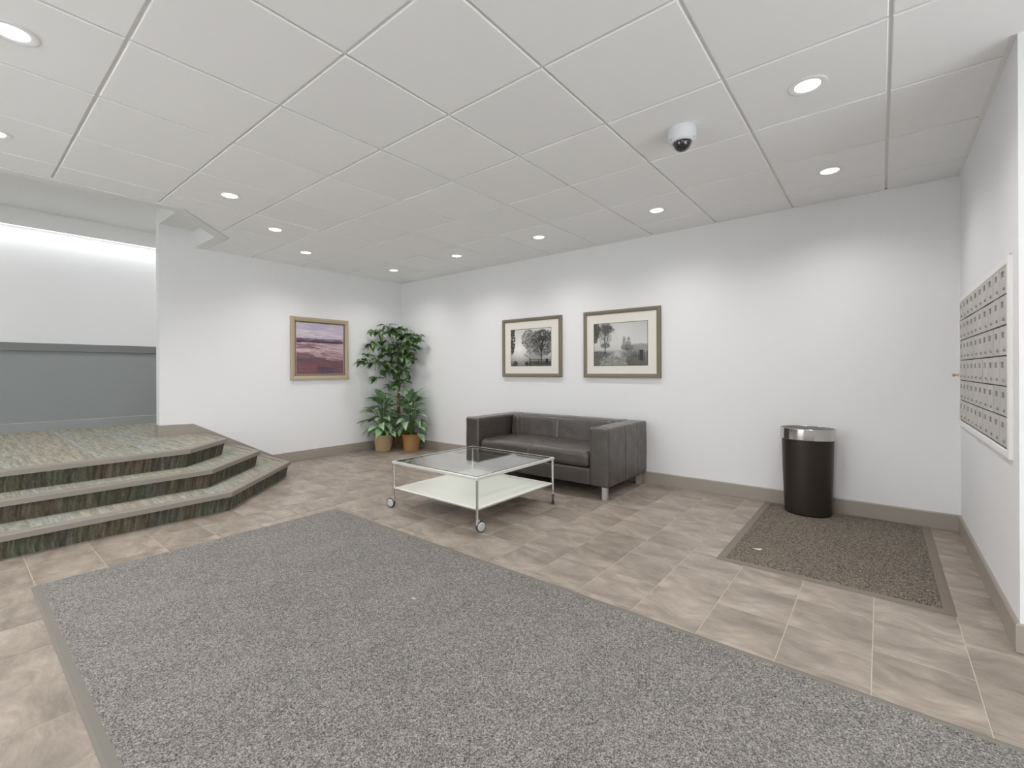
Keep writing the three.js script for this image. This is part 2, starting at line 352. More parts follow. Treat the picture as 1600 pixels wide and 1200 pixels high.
// ------------------------------------------------------------------ stairs and landing
const R1 = [[0.0155, 2.15], [0.79, 2.15], [1.67, 3.035], [1.67, FAR_Z - 0.05]];
const R2 = [[0.0155, 2.45], [0.755, 2.45], [1.385, 3.085], [1.385, FAR_Z - 0.05]];
const R3 = [[0.0155, 2.75], [0.715, 2.75], [1.135, 3.175], [1.135, FAR_Z - 0.05]];
{
  const st = thing('staircase', 'three carpeted steps with angled corner and grey nosings climbing to the hall landing', 'stairs');
  [R1, R2, R3].forEach((R, k) => {
    const y0 = k * RISE, y1 = (k + 1) * RISE;
    const poly = [...R, [0.0155, FAR_Z - 0.05]];
    const tread = mesh('step', slab(inset(poly, 0.012).map(q => [q[0] < 0.05 ? 0.0155 : q[0], q[1]]), y1, y0 + 0.001, 0, [0, 0.37 * k]), M.carpet, st);
    tread.geometry.attributes.uv.array.forEach((_, i, a) => { if (i % 2 === 0) { const u = a[i]; a[i] = a[i + 1]; a[i + 1] = u; } }); // streaks along x
    // carpeted riser, leaning in towards its foot
    const pos = [], uv = []; let run = 0;
    const foot = 0.012, topO = -0.012;
    const off = (pts, d) => { const o = inset([...pts, [-3, FAR_Z - 0.05], [-3, pts[0][1]]], d); return o; };
    const P = area([...R, [-3, FAR_Z], [-3, R[0][1]]]) < 0 ? R.slice().reverse() : R;
    const full = [...P, ...(P[0] === R[0] ? [[-3, FAR_Z - 0.05], [-3, R[0][1]]] : [[-3, R[0][1]], [-3, FAR_Z - 0.05]])];
    const T = inset(full, topO), B = inset(full, foot);
    for (let i = 0; i < P.length - 1; i++) {
      const a = B[i], b = B[i + 1], c = T[i + 1], d = T[i], L = Math.hypot(P[i + 1][0] - P[i][0], P[i + 1][1] - P[i][1]);
      const v = [[a, y0 + 0.002, run, y0], [b, y0 + 0.002, run + L, y0], [c, y1 - 0.03, run + L, y1], [a, y0 + 0.002, run, y0], [c, y1 - 0.03, run + L, y1], [d, y1 - 0.03, run, y1]];
      for (const [p, y, u, w] of v) { pos.push(p[0], y, p[1]); uv.push(u, w + 0.21 * k); }
      run += L;
    }
    const g = new THREE.BufferGeometry(); g.setAttribute('position', new THREE.Float32BufferAttribute(pos, 3)); g.setAttribute('uv', new THREE.Float32BufferAttribute(uv, 2)); g.computeVertexNormals();
    mesh('riser', g, M.shadedRiserCarpet, tread);
    const prof = [[-0.035, y1 + 0.0005], [-0.035, y1 + 0.004], [0.026, y1 + 0.004], [0.032, y1 + 0.0015], [0.034, y1 - 0.004], [0.032, y1 - 0.038], [0.012, y1 - 0.038], [0.012, y1 + 0.0005]];
    const dirOut = sweep(R, false, prof.map(([o, t]) => [o, t]));
    mesh('nosing', dirOut, M.nosing, tread);
  });
  const land = slab(rect(HALL_X + 0.012, 0.0155, LEFT_END + 0.014, FAR_Z - 0.001), LAND, 0, 0, [0, 0.74]);
  const land2 = slab(rect(HALL_X + 0.012, -0.111, 0.001, LEFT_END + 0.014), LAND, 0, 0, [0, 0.74]);
  const lg = mergeGeometries([land, land2]);
  lg.attributes.uv.array.forEach((_, i, a) => { if (i % 2 === 0) { const u = a[i]; a[i] = a[i + 1]; a[i + 1] = u; } });
  struct('floor_hall', lg, M.carpet);
}

// ------------------------------------------------------------------ suspended ceiling
const NOTCH = [[0, 2.68], [0.675, 2.68], [1.32, 3.25], [1.32, FAR_Z]];
{
  const ceiling = structGroup('ceiling');
  const P = 0.6096, gx0 = 5.907 - 10 * P, gz0 = 0.373 - P, gap = 0.0065, edge = 0.006;
  mesh('ceiling_deck', mergeGeometries([box(0, FAR_X, CEIL + 0.03, CEIL + 0.1, 0, 2.7), box(1.3, FAR_X, CEIL + 0.03, CEIL + 0.1, 2.7, FAR_Z), boxUV(slab([[0.65, 2.69], [1.31, 2.69], [1.31, 3.27]], CEIL + 0.03, CEIL + 0.1, 0))]), M.deck, ceiling);
  const full = slab(rect(-P / 2 + gap, P / 2 - gap, -P / 2 + gap, P / 2 - gap), CEIL, CEIL + 0.024, 0.004);
  const special = {
    '0_4': [[0.004, 2.2016], [0.42, 2.2016], [0.42, 2.68], [0.004, 2.68]],
    '1_4': [[0.42, 2.2016], [1.0302, 2.2016], [1.0302, 2.8112], [0.823, 2.8112], [0.675, 2.68], [0.42, 2.68]],
    '1_5': [[0.823, 2.8112], [1.0302, 2.8112], [1.0302, 2.994]],
    '2_5': [[1.0302, 2.8112], [1.6398, 2.8112], [1.6398, 3.4208], [1.32, 3.4208], [1.32, 3.25], [1.0302, 2.994]],
  };
  let count = 0;
  for (let i = 0; i < 16; i++) for (let j = 0; j < 12; j++) {
    const rx0 = gx0 + (i - 0) * P, x0 = Math.max(0.003, rx0), x1 = Math.min(rx0 + P, FAR_X), rz0 = gz0 + j * P, z0 = Math.max(0.003, rz0), z1 = Math.min(rz0 + P, FAR_Z);
    let X1 = x1, X0 = x0; if (z1 < RIGHT_END + 0.3) X1 = Math.min(x1, W - 0.003);
    if (X1 - X0 < 0.03 || z1 - z0 < 0.03) continue;
    const key = i + '_' + j; let geo = null, at = null;
    if (special[key]) geo = slab(inset(special[key], gap), CEIL, CEIL + 0.024, 0.004);
    else if (z0 > 2.7 && i < 2) continue;
    else if (z0 > 3.3 && i === 2) { X0 = 1.32; }
    else if (z0 > 2.7 && X1 < 1.1) continue;
    if (!geo) {
      const whole = X1 - X0 > P - 1e-4 && z1 - z0 > P - 1e-4;
      if (whole) { geo = full; at = [(X0 + X1) / 2, 0, (z0 + z1) / 2]; } else geo = slab(inset(rect(X0, X1, z0, z1), gap), CEIL, CEIL + 0.024, 0.004);
    }
    const m = mesh('ceiling_tile', geo, M.ceilingTile[Math.floor(rnd() * 3)], ceiling); count++;
    if (at) { m.position.set(...at); m.rotation.y = Math.floor(rnd() * 4) * Math.PI / 2; }
  }
  const y0 = CEIL + 0.011, y1 = CEIL + 0.02;
  for (let i = 0; i < 15; i++) { const x = gx0 + i * P; if (x < 0.05 || x > FAR_X) continue; const zEnd = x < 0.6 ? 2.68 : x < 1.1 ? 2.99 : FAR_Z, z0 = x > W ? RIGHT_END : 0; mesh('grid_bar', box(x - 0.012, x + 0.012, y0, y1, z0, zEnd), M.grid, ceiling); }
  for (let j = 0; j < 12; j++) { const z = gz0 + j * P; if (z < 0.05) continue; const xs = z < 2.7 ? 0 : z < 3 ? 0.82 : 1.32, xe = z < RIGHT_END ? W : FAR_X; mesh('grid_bar', box(xs, xe, y0 + 0.0012, y1, z - 0.012, z + 0.012), M.grid, ceiling); }
  // wall angle round the edge
  const ang = [[0, CEIL - 0.001], [0.02, CEIL - 0.001], [0.02, CEIL + 0.001], [0, CEIL + 0.012]];
  mesh('wall_angle', sweep([[0.0005, 0.0005], [W - 0.0005, 0.0005]].reverse(), false, ang), M.grid, ceiling);
  mesh('wall_angle', sweep([[0.0005, 2.68], [0.0005, 0.001]].reverse(), false, ang.map(([o, t]) => [o, t])), M.grid, ceiling);
  mesh('wall_angle', sweep([[W - 0.0005, 0.001], [W - 0.0005, RIGHT_END]].reverse(), false, ang), M.grid, ceiling);
  // higher hall ceiling, the soffit over the steps and the boxed edge between them and the tiles
  struct('ceiling_hall', box(HALL_X, 1.33, HALL_CEIL, HALL_CEIL + 0.1, 0, FAR_Z), M.popcorn);
  const inner = [[0, 2.79], [0.628, 2.79], [1.21, 3.304], [1.21, FAR_Z]];
  const bulk = slab([...NOTCH, ...inner.slice().reverse()], CEIL - 0.004, HALL_CEIL, 0.003);
  struct('trim_bulkhead', boxUV(bulk), M.drywall);
  struct('ceiling_soffit', boxUV(slab([[0, 2.79], [0.628, 2.79], [0.979, 3.1], [0, 3.1]], 2.7, HALL_CEIL, 0)), M.drywall);
}

// hall light cove: fascia board hiding a strip that washes the wall
{
  struct('trim_fascia', box(HALL_X + 0.18, HALL_X + 0.205, 2.77, HALL_CEIL, 0.001, FAR_Z - 0.001), M.drywall);
  struct('trim_fascia', box(HALL_X + 0.001, HALL_X + 0.18, 2.81, 2.825, 0.001, FAR_Z - 0.001), M.drywall);
  const c = thing('cove_light', 'long thin strip light glowing beneath the fascia along the hall wall', 'light', [HALL_X + 0.125, 2.792, 3.45]);
  mesh('housing', boxUV(rbox(0.09, 0.016, 6.6, 0.004).translate(0, 0.009, 0)), M.lampTrim, c);
  mesh('diffuser', boxUV(rbox(0.07, 0.012, 6.56, 0.004).translate(0, -0.004, 0)), M.coveGlow, c);
  const l = new THREE.RectAreaLight(COVE_COLOR, COVE_NITS, 0.07, 6.5); l.position.set(HALL_X + 0.125, 2.78, 3.45); l.rotation.set(-Math.PI / 2, 0.5, 0); l.name = 'cove_glow'; scene.add(l);
}

// ------------------------------------------------------------------ recessed downlights, with added hall lamps
{
  const spots = [
    [0.725, 0.678, 'round ceiling downlight in the corner above the potted plants', 1],
    [1.945, 0.678, 'round ceiling downlight one along from the plant corner above the sofa wall', 1],
    [3.145, 0.678, 'round ceiling downlight above the pair of black and white prints', 1],
    [4.383, 0.678, 'round ceiling downlight above the bare wall between the prints and the bin', 1],
    [5.602, 0.678, 'round ceiling downlight above the waste bin', 1],
    [0.725, 1.897, 'round ceiling downlight in front of the purple painting', 1],
    [5.602, 1.897, 'big bright round ceiling downlight beside the security camera', 1],
    [1.335, 2.507, 'round ceiling downlight second from the boxed ceiling corner, toward the painting', 1],
    [1.945, 3.116, 'round ceiling downlight beside the boxed ceiling corner over the steps', 1],
    [1.945, 4.336, 'round ceiling downlight cut by the edge of view above the stair nosing', 1],
    [3.163, 4.336, 'round ceiling downlight over the long grey entrance mat', 1],
    [5.602, 3.116, '', 0], [4.383, 4.336, '', 0], [5.602, 4.336, '', 0], [-0.6, 5.4, '', 0, HALL_CEIL], [-0.6, 1.6, '', 0, HALL_CEIL], [1.945, 5.555, '', 0], [3.163, 5.555, '', 0], [7.43, 4.9, '', 0],  // both lamps at negative x are added, unseen, to brighten the hall
  ];
  let src = null;
  for (const [x, z, label, seen, y = CEIL] of spots) {
    if (!src) {
      src = thing('downlight', label, 'ceiling light', [x, CEIL, z], 0, 'ceiling downlights');
      const ring = new THREE.LatheGeometry([[0.052, 0.0005], [0.058, -0.004], [0.075, -0.0055], [0.082, -0.003], [0.083, 0.0005]].map(q => new THREE.Vector2(...q)), 40);
      mesh('trim_ring', ring, M.lampTrim, src);
      mesh('lens', new THREE.LatheGeometry([[0.0005, -0.004], [0.03, -0.0038], [0.05, -0.0025], [0.0545, -0.0005]].map(q => new THREE.Vector2(...q)), 32), M.lens, src);
    } else if (seen) copyOf(src, label, [x, CEIL, z]);
    if (seen) {
      const s = new THREE.SpotLight(LAMP_COLOR, LAMP_CANDELA, 0, 1.27, 1, 2); s.position.set(x, CEIL - 0.012, z); s.target.position.set(x, 0, z); s.castShadow = true; s.shadow.radius = 3; s.shadow.mapSize.set(512, 512); s.name = 'downlight_or_added_beam';
      scene.add(s, s.target);
    } else {
      const s = new THREE.RectAreaLight(LAMP_COLOR, LAMP_CANDELA * (x < 0 ? 1.7 : 0.85) / 0.0144, 0.12, 0.12); s.position.set(x, y - 0.012, z); s.rotation.set(-Math.PI / 2, 0, 0); s.name = 'downlight_or_added_beam'; scene.add(s);
    }
  }
}

// ------------------------------------------------------------------ security camera
{
  const c = thing('security_camera', 'white dome security camera with dark bubble fixed under a ceiling tile', 'camera', [5.0, CEIL, 1.88], 0.35);
  mesh('housing', new THREE.LatheGeometry([[0, 0], [0.073, 0], [0.0745, -0.003], [0.0745, -0.05], [0.072, -0.06], [0.066, -0.074], [0.057, -0.08], [0.0505, -0.081], [0.05, -0.076], [0.0, -0.076]].map(q => new THREE.Vector2(...q)), 48), M.white, c);
  const dome = []; for (let i = 0; i <= 14; i++) { const a = i / 14 * Math.PI / 2; dome.push(new THREE.Vector2(0.049 * Math.cos(a) + 0.0001, -0.079 - 0.05 * Math.sin(a))); }
  mesh('bubble', new THREE.LatheGeometry(dome, 40), M.dome, c);
  for (let k = 0; k < 3; k++) { const a = 0.5 + k * 2.094; mesh('screw', cyl(0.0035, 0.0035, 0.004, 12).rotateX(Math.PI / 2).rotateY(-a + Math.PI / 2).translate(0.0695 * Math.cos(a), -0.068, 0.0695 * Math.sin(a)), M.lockMetal, c); }
}

// ------------------------------------------------------------------ mats
function mat(name, label, x0, x1, z0, z1, pileMat, rubber, bx, bz) {
  const m = thing(name, label, 'mat', [(x0 + x1) / 2, 0.0005, (z0 + z1) / 2]);
  const w = (x1 - x0) / 2, d = (z1 - z0) / 2;
  const g = slab(rect(-w + bx, w - bx, -d + bz, d - bz), 0.0085, 0.0005, 0.002, [0.13, 0.4], 1 / 0.9);
  mesh('pile', g, pileMat, m);
  const parts = [];
  const prof = (b) => [[0, 0], [0, 0.0012], [-b * 0.3, 0.004], [-b - 0.004, 0.0055], [-b - 0.004, 0]];
  if (bx > 0.01) parts.push(sweep([[-w, -d], [-w, d], [w, d], [w, -d]].reverse(), true, prof(bz).map(([o, t]) => [-o * -1, t])));
  else { parts.push(sweep([[-w, d], [w, d]].reverse(), false, prof(bz))); parts.push(sweep([[-w, -d], [w, -d]], false, prof(bz))); }
  mesh('rubber_border', merged(parts), rubber, m);
  return m;
}
mat('entrance_mat', 'long grey pile entrance mat with rubber edging running to the steps', 2.33, 7.9, 2.455, 4.222, M.bigMat, M.bigRubber, 0.006, 0.036);
mat('floor_mat', 'smaller brown flecked mat with taupe rubber border under the waste bin', 5.085, 6.145, 0.016, 1.556, M.smallMat, M.smallRubber, 0.046, 0.046);
{
  const s = (name, label, L, Wd, pos, turn, col) => {
    const g = new THREE.BufferGeometry(), v = [], n = 9;
    const ring = []; for (let i = 0; i < n; i++) { const a = i / n * Math.PI * 2; ring.push([Math.cos(a) * L / 2 * rr(0.75, 1.1), rr(0.001, 0.006), Math.sin(a) * Wd / 2 * rr(0.7, 1.15)]); }
    for (let i = 0; i < n; i++) { const a = ring[i], b = ring[(i + 1) % n]; v.push(0, 0.006, 0, ...b, ...a); v.push(0, 0.002, 0, a[0], a[1] - 0.0015, a[2], b[0], b[1] - 0.0015, b[2]); v.push(...a, ...b, b[0], b[1] - 0.0015, b[2], ...a, b[0], b[1] - 0.0015, b[2], a[0], a[1] - 0.0015, a[2]); }
    g.setAttribute('position', new THREE.Float32BufferAttribute(v, 3)); g.computeVertexNormals();
    const m = mesh(name, g, std(col, 0.85)); m.position.set(...pos); m.rotation.y = turn; m.userData = { label, category: 'scrap' }; return m;
  };
  s('paper_scrap', 'torn beige scrap lying on the brown mat in front of the bin', 0.06, 0.024, [5.259, 0.0085, 1.26], 0.5, 0xd9c9a8);
  s('lint_scrap', 'tiny pale speck of lint on the long grey entrance mat', 0.03, 0.012, [4.04, 0.0085, 3.031], 0.2, 0xbdb2a2);
}

// ------------------------------------------------------------------ sofa
{
  const X0 = 2.276, L = 1.74, D = 0.853, H = 0.638, B = 0.115, A = 0.19;
  const s = thing('sofa', 'dark brown leather three seat sofa with square arms below the two prints', 'sofa', [X0 + L / 2, 0, 0.02]);
  const wr = (v, k, s1) => k * fbm(v.x * 9 + s1, v.y * 9, v.z * 9, 3);
  const groove = (t, at, w) => Math.exp(-Math.pow((t - at) / w, 2));
  const arm = side => {
    const h = H - B, g = softBox(A, h, D, 0.022, 0.0125, (v, n) => {
      const seam = groove(v.z, -0.17, 0.006) + groove(v.z, 0.09, 0.006), edge = Math.min(1, Math.abs(n.x) * 1.5);
      let o = wr(v, 0.005, side * 5) - 0.006 * seam * edge;
      o += 0.004 * Math.max(0, 1 - Math.abs(v.z - 0.16) / 0.1) * Math.sin(v.z * 190 + 3 * v.y) * smooth(-0.1, 0.25, v.y) * edge * 0.6;
      o += 0.004 * groove(v.z, D / 2 - 0.024, 0.006) * Math.abs(n.y) + 0.003 * groove(v.y, h / 2 - 0.02, 0.006) * Math.abs(n.z);
      v.addScaledVector(n, o);
      if (n.x * side > 0.4) v.x += side * 0.006 * (0.5 - Math.pow(2 * v.y / h, 2) * 0.5);
    });
    return g.translate(side * (L / 2 - A / 2), B + h / 2, D / 2);
  };
  mesh('armrest', arm(-1), M.leather, s); mesh('armrest', arm(1), M.leather, s);
  const bw = L - 2 * A;
  mesh('backrest', softBox(bw + 0.004, H - B, 0.16, 0.024, 0.016, (v, n) => v.addScaledVector(n, wr(v, 0.004, 9) - 0.004 * groove(v.x, 0, 0.006))).translate(0, B + (H - B) / 2, 0.08), M.leather, s);
  mesh('seat_base', softBox(bw + 0.004, 0.15, D - 0.14, 0.014, 0.016, (v, n) => v.addScaledVector(n, wr(v, 0.003, 12))).translate(0, B + 0.075, 0.13 + (D - 0.14) / 2), M.leather, s);
  const sd = D - 0.185;
  mesh('seat_cushion', softBox(bw - 0.008, 0.15, sd, 0.052, 0.0125, (v, n) => {
    const puff = 0.022 * (1 - Math.pow(2 * v.x / bw, 4)) * Math.max(0, n.y) * (1 - Math.pow(2 * v.z / sd, 2) * 0.6);
    v.addScaledVector(n, puff + wr(v, 0.007, 20) - 0.009 * groove(v.x, 0, 0.007) * Math.max(0, n.y + n.z));
    if (n.y > 0) v.y += 0.0025 * Math.sin(v.x * 60 + v.z * 25) * groove(Math.abs(v.x), bw / 2 - 0.05, 0.05);
  }).translate(0, B + 0.147 + 0.072, D - sd / 2 - 0.012), M.leather, s);
  const bc = mesh('back_cushion', softBox(bw - 0.01, 0.27, 0.15, 0.05, 0.0125, (v, n) => {
    const puff = 0.022 * (1 - Math.pow(2 * v.x / bw, 6)) * Math.max(0, n.z);
    const pleat = 0.005 * Math.sin(v.x * 95 + 14 * v.y) * smooth(bw / 2 - 0.3, bw / 2, Math.abs(v.x)) * Math.max(0, n.z);
    v.addScaledVector(n, puff + pleat + wr(v, 0.008, 31) - 0.011 * groove(v.x + 0.06 * v.y, 0, 0.008) * Math.max(0, n.z));
  }), M.leather, s);
  bc.rotation.x = -0.17; bc.position.set(0, 0.502, 0.222);
  const leg = new THREE.ExtrudeGeometry(new THREE.Shape([[-0.024, -0.02], [0.024, -0.02], [0.024, 0.008], [0.015, 0.02], [-0.015, 0.02], [-0.024, 0.008]].map(q => new THREE.Vector2(...q))), { depth: B + 0.004, bevelEnabled: true, bevelSize: 0.0015, bevelThickness: 0.001, bevelSegments: 1 }).rotateX(-Math.PI / 2).translate(0, 0.001, 0);
  for (const [lx, lz, t] of [[-1, D - 0.05, 0], [1, D - 0.05, 0], [-1, 0.06, Math.PI], [1, 0.06, Math.PI]]) { const l = mesh('leg', leg, M.satin, s); l.position.set(lx * (L / 2 - 0.06), 0, lz); l.rotation.y = Math.PI - t; }
}

// ------------------------------------------------------------------ coffee table
{
  const x0 = 2.663, z0 = 1.168, L = 0.988, D = 0.977, H = 0.395, S = 0.161, T = 0.021;
  const t = thing('coffee_table', 'square glass topped coffee table on chrome legs with castors and a white lower shelf', 'table', [x0 + L / 2, 0, z0 + D / 2], -0.004);
  const w = L / 2, d = D / 2;
  const rail = sweep([[-w, -d], [-w, d], [w, d], [w, -d]].reverse(), true, [[0, H - T], [0, H - 0.003], [-0.003, H], [-T + 0.003, H], [-T, H - 0.003], [-T, H - T]].map(([o, y]) => [-(-o), y]));
  mesh('frame', rail, M.silver, t);
  mesh('gasket', sweep([[-w, -d], [-w, d], [w, d], [w, -d]].reverse(), true, [[-T, H - 0.012], [-T, H + 0.001], [-T - 0.005, H + 0.001], [-T - 0.005, H - 0.012]]), M.gasket, t);
  mesh('glass_top', boxUV(rbox(L - 2 * T - 0.012, 0.006, D - 2 * T - 0.012, 0.001, 1).translate(0, H - 0.002, 0)), M.glass, t);
  mesh('shelf', boxUV(rbox(L - 0.03, 0.009, D - 0.03, 0.003, 2).translate(0, S + 0.0055, 0)), M.shelf, t);
  mesh('shelf_rail', sweep([[-w + 0.012, -d + 0.012], [-w + 0.012, d - 0.012], [w - 0.012, d - 0.012], [w - 0.012, -d + 0.012]].reverse(), true, [[0, S - 0.006], [0, S + 0.004], [-0.012, S + 0.001], [-0.012, S - 0.006]]), M.satin, t);
  const legG = cyl(0.0095, 0.0095, H - 0.1, 20).translate(0, (H + 0.1) / 2 - 0.004, 0);
  const stemG = merged([cyl(0.0055, 0.0055, 0.03, 14).translate(0, 0.092, 0), rbox(0.014, 0.04, 0.03, 0.004, 2).translate(0, 0.072, 0.006), cyl(0.006, 0.006, 0.034, 14).rotateZ(Math.PI / 2).translate(0, 0.04, 0.026)]);
  const tyreG = new THREE.LatheGeometry([[0.032, -0.012], [0.037, -0.012], [0.0395, -0.009], [0.0395, 0.009], [0.037, 0.012], [0.032, 0.012]].map(q => new THREE.Vector2(...q)), 36).rotateZ(Math.PI / 2);
  const hubG = new THREE.LatheGeometry([[0.0, 0.0135], [0.012, 0.0135], [0.026, 0.012], [0.0335, 0.0125], [0.0335, -0.0125], [0.026, -0.012], [0.012, -0.0135], [0.0, -0.0135]].map(q => new THREE.Vector2(...q)), 36).rotateZ(Math.PI / 2);
  for (const [sx, sz, turn] of [[1, 1, 2.89], [-1, 1, -1.32], [1, -1, 0.6], [-1, -1, -0.7]]) {
    const lg = mesh('leg', legG, M.chrome, t); lg.position.set(sx * (w - 0.0105), 0, sz * (d - 0.0105));
    const c = mesh('castor', stemG, M.satin, t); c.position.copy(lg.position); c.rotation.y = turn;
    const wh = mesh('wheel', tyreG, M.tyre, c); wh.position.set(0.0, 0.0398, 0.03);
    const hb = mesh('hub', hubG, M.hub, c); hb.position.set(0.0, 0.0398, 0.03);
  }
}

// ------------------------------------------------------------------ waste bin
{
  const b = thing('waste_bin', 'tall dark brown oval waste bin with brushed steel rim standing on the small mat', 'bin', [5.414, 0.009, 0.185]);
  const N = 72;
  const oval = rings => { // rings: [a, b, y]
    const pos = [], idx = [], uv = [];
    rings.forEach(([a, c, y, dz = 0], k) => { for (let i = 0; i <= N; i++) { const th = i / N * Math.PI * 2, cs = Math.cos(th), sn = Math.sin(th), e = 2 / 2.05; pos.push(Math.sign(cs) * Math.pow(Math.abs(cs), e) * a, y, Math.sign(sn) * Math.pow(Math.abs(sn), e) * c + dz); uv.push(i / N, y * 2); } });
    for (let k = 0; k < rings.length - 1; k++) for (let i = 0; i < N; i++) { const p = k * (N + 1) + i, q = p + N + 1; idx.push(p, q, p + 1, q, q + 1, p + 1); }
    const g = new THREE.BufferGeometry(); g.setAttribute('position', new THREE.Float32BufferAttribute(pos, 3)); g.setAttribute('uv', new THREE.Float32BufferAttribute(uv, 2)); g.setIndex(idx); g.computeVertexNormals(); return g;
  };
  mesh('body', oval([[0.001, 0.001, 0.001], [0.15, 0.125, 0.001], [0.158, 0.133, 0.006], [0.16, 0.135, 0.02], [0.172, 0.145, 0.35], [0.178, 0.149, 0.61]]), M.binBody, b);
  mesh('steel_rim', oval([[0.178, 0.149, 0.592], [0.186, 0.1565, 0.592], [0.1875, 0.158, 0.595], [0.1875, 0.158, 0.676], [0.186, 0.1565, 0.679], [0.181, 0.1515, 0.679], [0.1795, 0.15, 0.674]]), M.steel, b);
  mesh('lid', oval([[0.1796, 0.1501, 0.672], [0.16, 0.132, 0.674], [0.08, 0.066, 0.675], [0.0005, 0.0005, 0.6755]]), M.binLid, b);
}

// ------------------------------------------------------------------ framed pictures
function picture(name, label, w, h, fw, fd, frameMat, place, build) {
  const t = thing(name, label, 'picture', place.pos, place.turn);
  const prof = [[0, 0.001], [0, fd - 0.003], [-0.003, fd], [-fw * 0.55, fd], [-fw * 0.7, fd - 0.004], [-fw, fd - 0.007], [-fw, 0.001]];
  const loop = [[-w / 2, -h / 2], [w / 2, -h / 2], [w / 2, h / 2], [-w / 2, h / 2]];
  mesh('frame', sweep(loop, true, prof, (a, b, tt) => [a, b, tt]), frameMat, t);
  build(t, loop);
  return t;
}
function plate(w, h, d, y0 = 0) { return new THREE.BoxGeometry(w, h, d); }
function art(w, h, depthAt, tex, rough, parent, name, x = 0, y = 0) {
  const m = mesh(name, new THREE.PlaneGeometry(w, h).translate(x, y, depthAt), new THREE.MeshStandardMaterial({ map: tex, roughness: rough }), parent); return m;
}
const grey = (v, a = 1) => `rgba(${v},${v},${Math.max(0, v - 3)},${a})`;
function tree(ctx, x, y, len, ang, wdt, col, depth, leaf) {
  const x2 = x + Math.cos(ang) * len, y2 = y + Math.sin(ang) * len;
  ctx.strokeStyle = col; ctx.lineWidth = wdt; ctx.beginPath(); ctx.moveTo(x, y); ctx.lineTo(x2, y2); ctx.stroke();
  if (depth <= 0) { if (leaf) leaf(x2, y2); return; }
  const k = depth > 3 ? 3 : 2;
  for (let i = 0; i < k; i++) tree(ctx, x2, y2, len * rr(0.66, 0.86), ang + rr(-0.62, 0.62), wdt * 0.64, col, depth - 1, leaf);
}
function blobs(ctx, n, cx, cy, rx, ry, v0, v1, s0, s1, al) { for (let i = 0; i < n; i++) { const a = rnd() * 6.283, r = Math.sqrt(rnd()); ctx.fillStyle = grey(Math.round(rr(v0, v1)), al); ctx.beginPath(); ctx.arc(cx + Math.cos(a) * r * rx, cy + Math.sin(a) * r * ry, rr(s0, s1), 0, 6.283); ctx.fill(); } }
const printOak = canvasTexture(640, 480, (c, w, h) => {
  let g = c.createLinearGradient(0, 0, 0, h); g.addColorStop(0, grey(205)); g.addColorStop(0.55, grey(222)); g.addColorStop(0.75, grey(176)); g.addColorStop(1, grey(92)); c.fillStyle = g; c.fillRect(0, 0, w, h);
  g = c.createRadialGradient(140, 250, 10, 140, 250, 230); g.addColorStop(0, grey(238, 0.9)); g.addColorStop(1, grey(220, 0)); c.fillStyle = g; c.fillRect(0, 0, w, h);
  blobs(c, 500, 470, 190, 250, 170, 70, 150, 5, 17, 0.35);
  blobs(c, 900, 520, 150, 190, 130, 28, 90, 4, 12, 0.5); blobs(c, 500, 300, 130, 130, 120, 60, 125, 4, 11, 0.4); blobs(c, 420, 500, 290, 150, 60, 45, 105, 3, 9, 0.45);
  blobs(c, 320, 380, 330, 160, 60, 105, 165, 4, 11, 0.3); blobs(c, 160, 500, 170, 170, 110, 170, 225, 2, 6, 0.5);
  tree(c, 490, 420, 95, -1.57, 17, grey(24), 6); tree(c, 490, 350, 60, -2.3, 8, grey(30), 5);
  blobs(c, 340, 20, 120, 46, 190, 22, 80, 4, 13, 0.6); blobs(c, 60, 18, 270, 26, 60, 40, 90, 3, 8, 0.6);
  c.fillStyle = grey(66, 0.85); c.fillRect(300, 430, 340, 50); blobs(c, 300, 470, 455, 180, 24, 40, 120, 3, 9, 0.5);
  g = c.createLinearGradient(0, 380, 0, 480); g.addColorStop(0, grey(190, 0)); g.addColorStop(1, grey(150, 0.6)); c.fillStyle = g; c.fillRect(60, 380, 220, 100);
  blobs(c, 120, 70, 455, 42, 30, 30, 95, 5, 13, 0.6); blobs(c, 70, 262, 452, 26, 24, 26, 70, 4, 10, 0.7);
  c.strokeStyle = grey(30); c.lineWidth = 6; for (let k = 0; k < 3; k++) { c.beginPath(); c.moveTo(318, 398 + k * 22); c.lineTo(640, 408 + k * 22); c.stroke(); }
  c.fillStyle = grey(26); c.fillRect(305, 375, 14, 95); c.fillRect(560, 392, 36, 60); c.fillRect(440, 390, 10, 70);
});
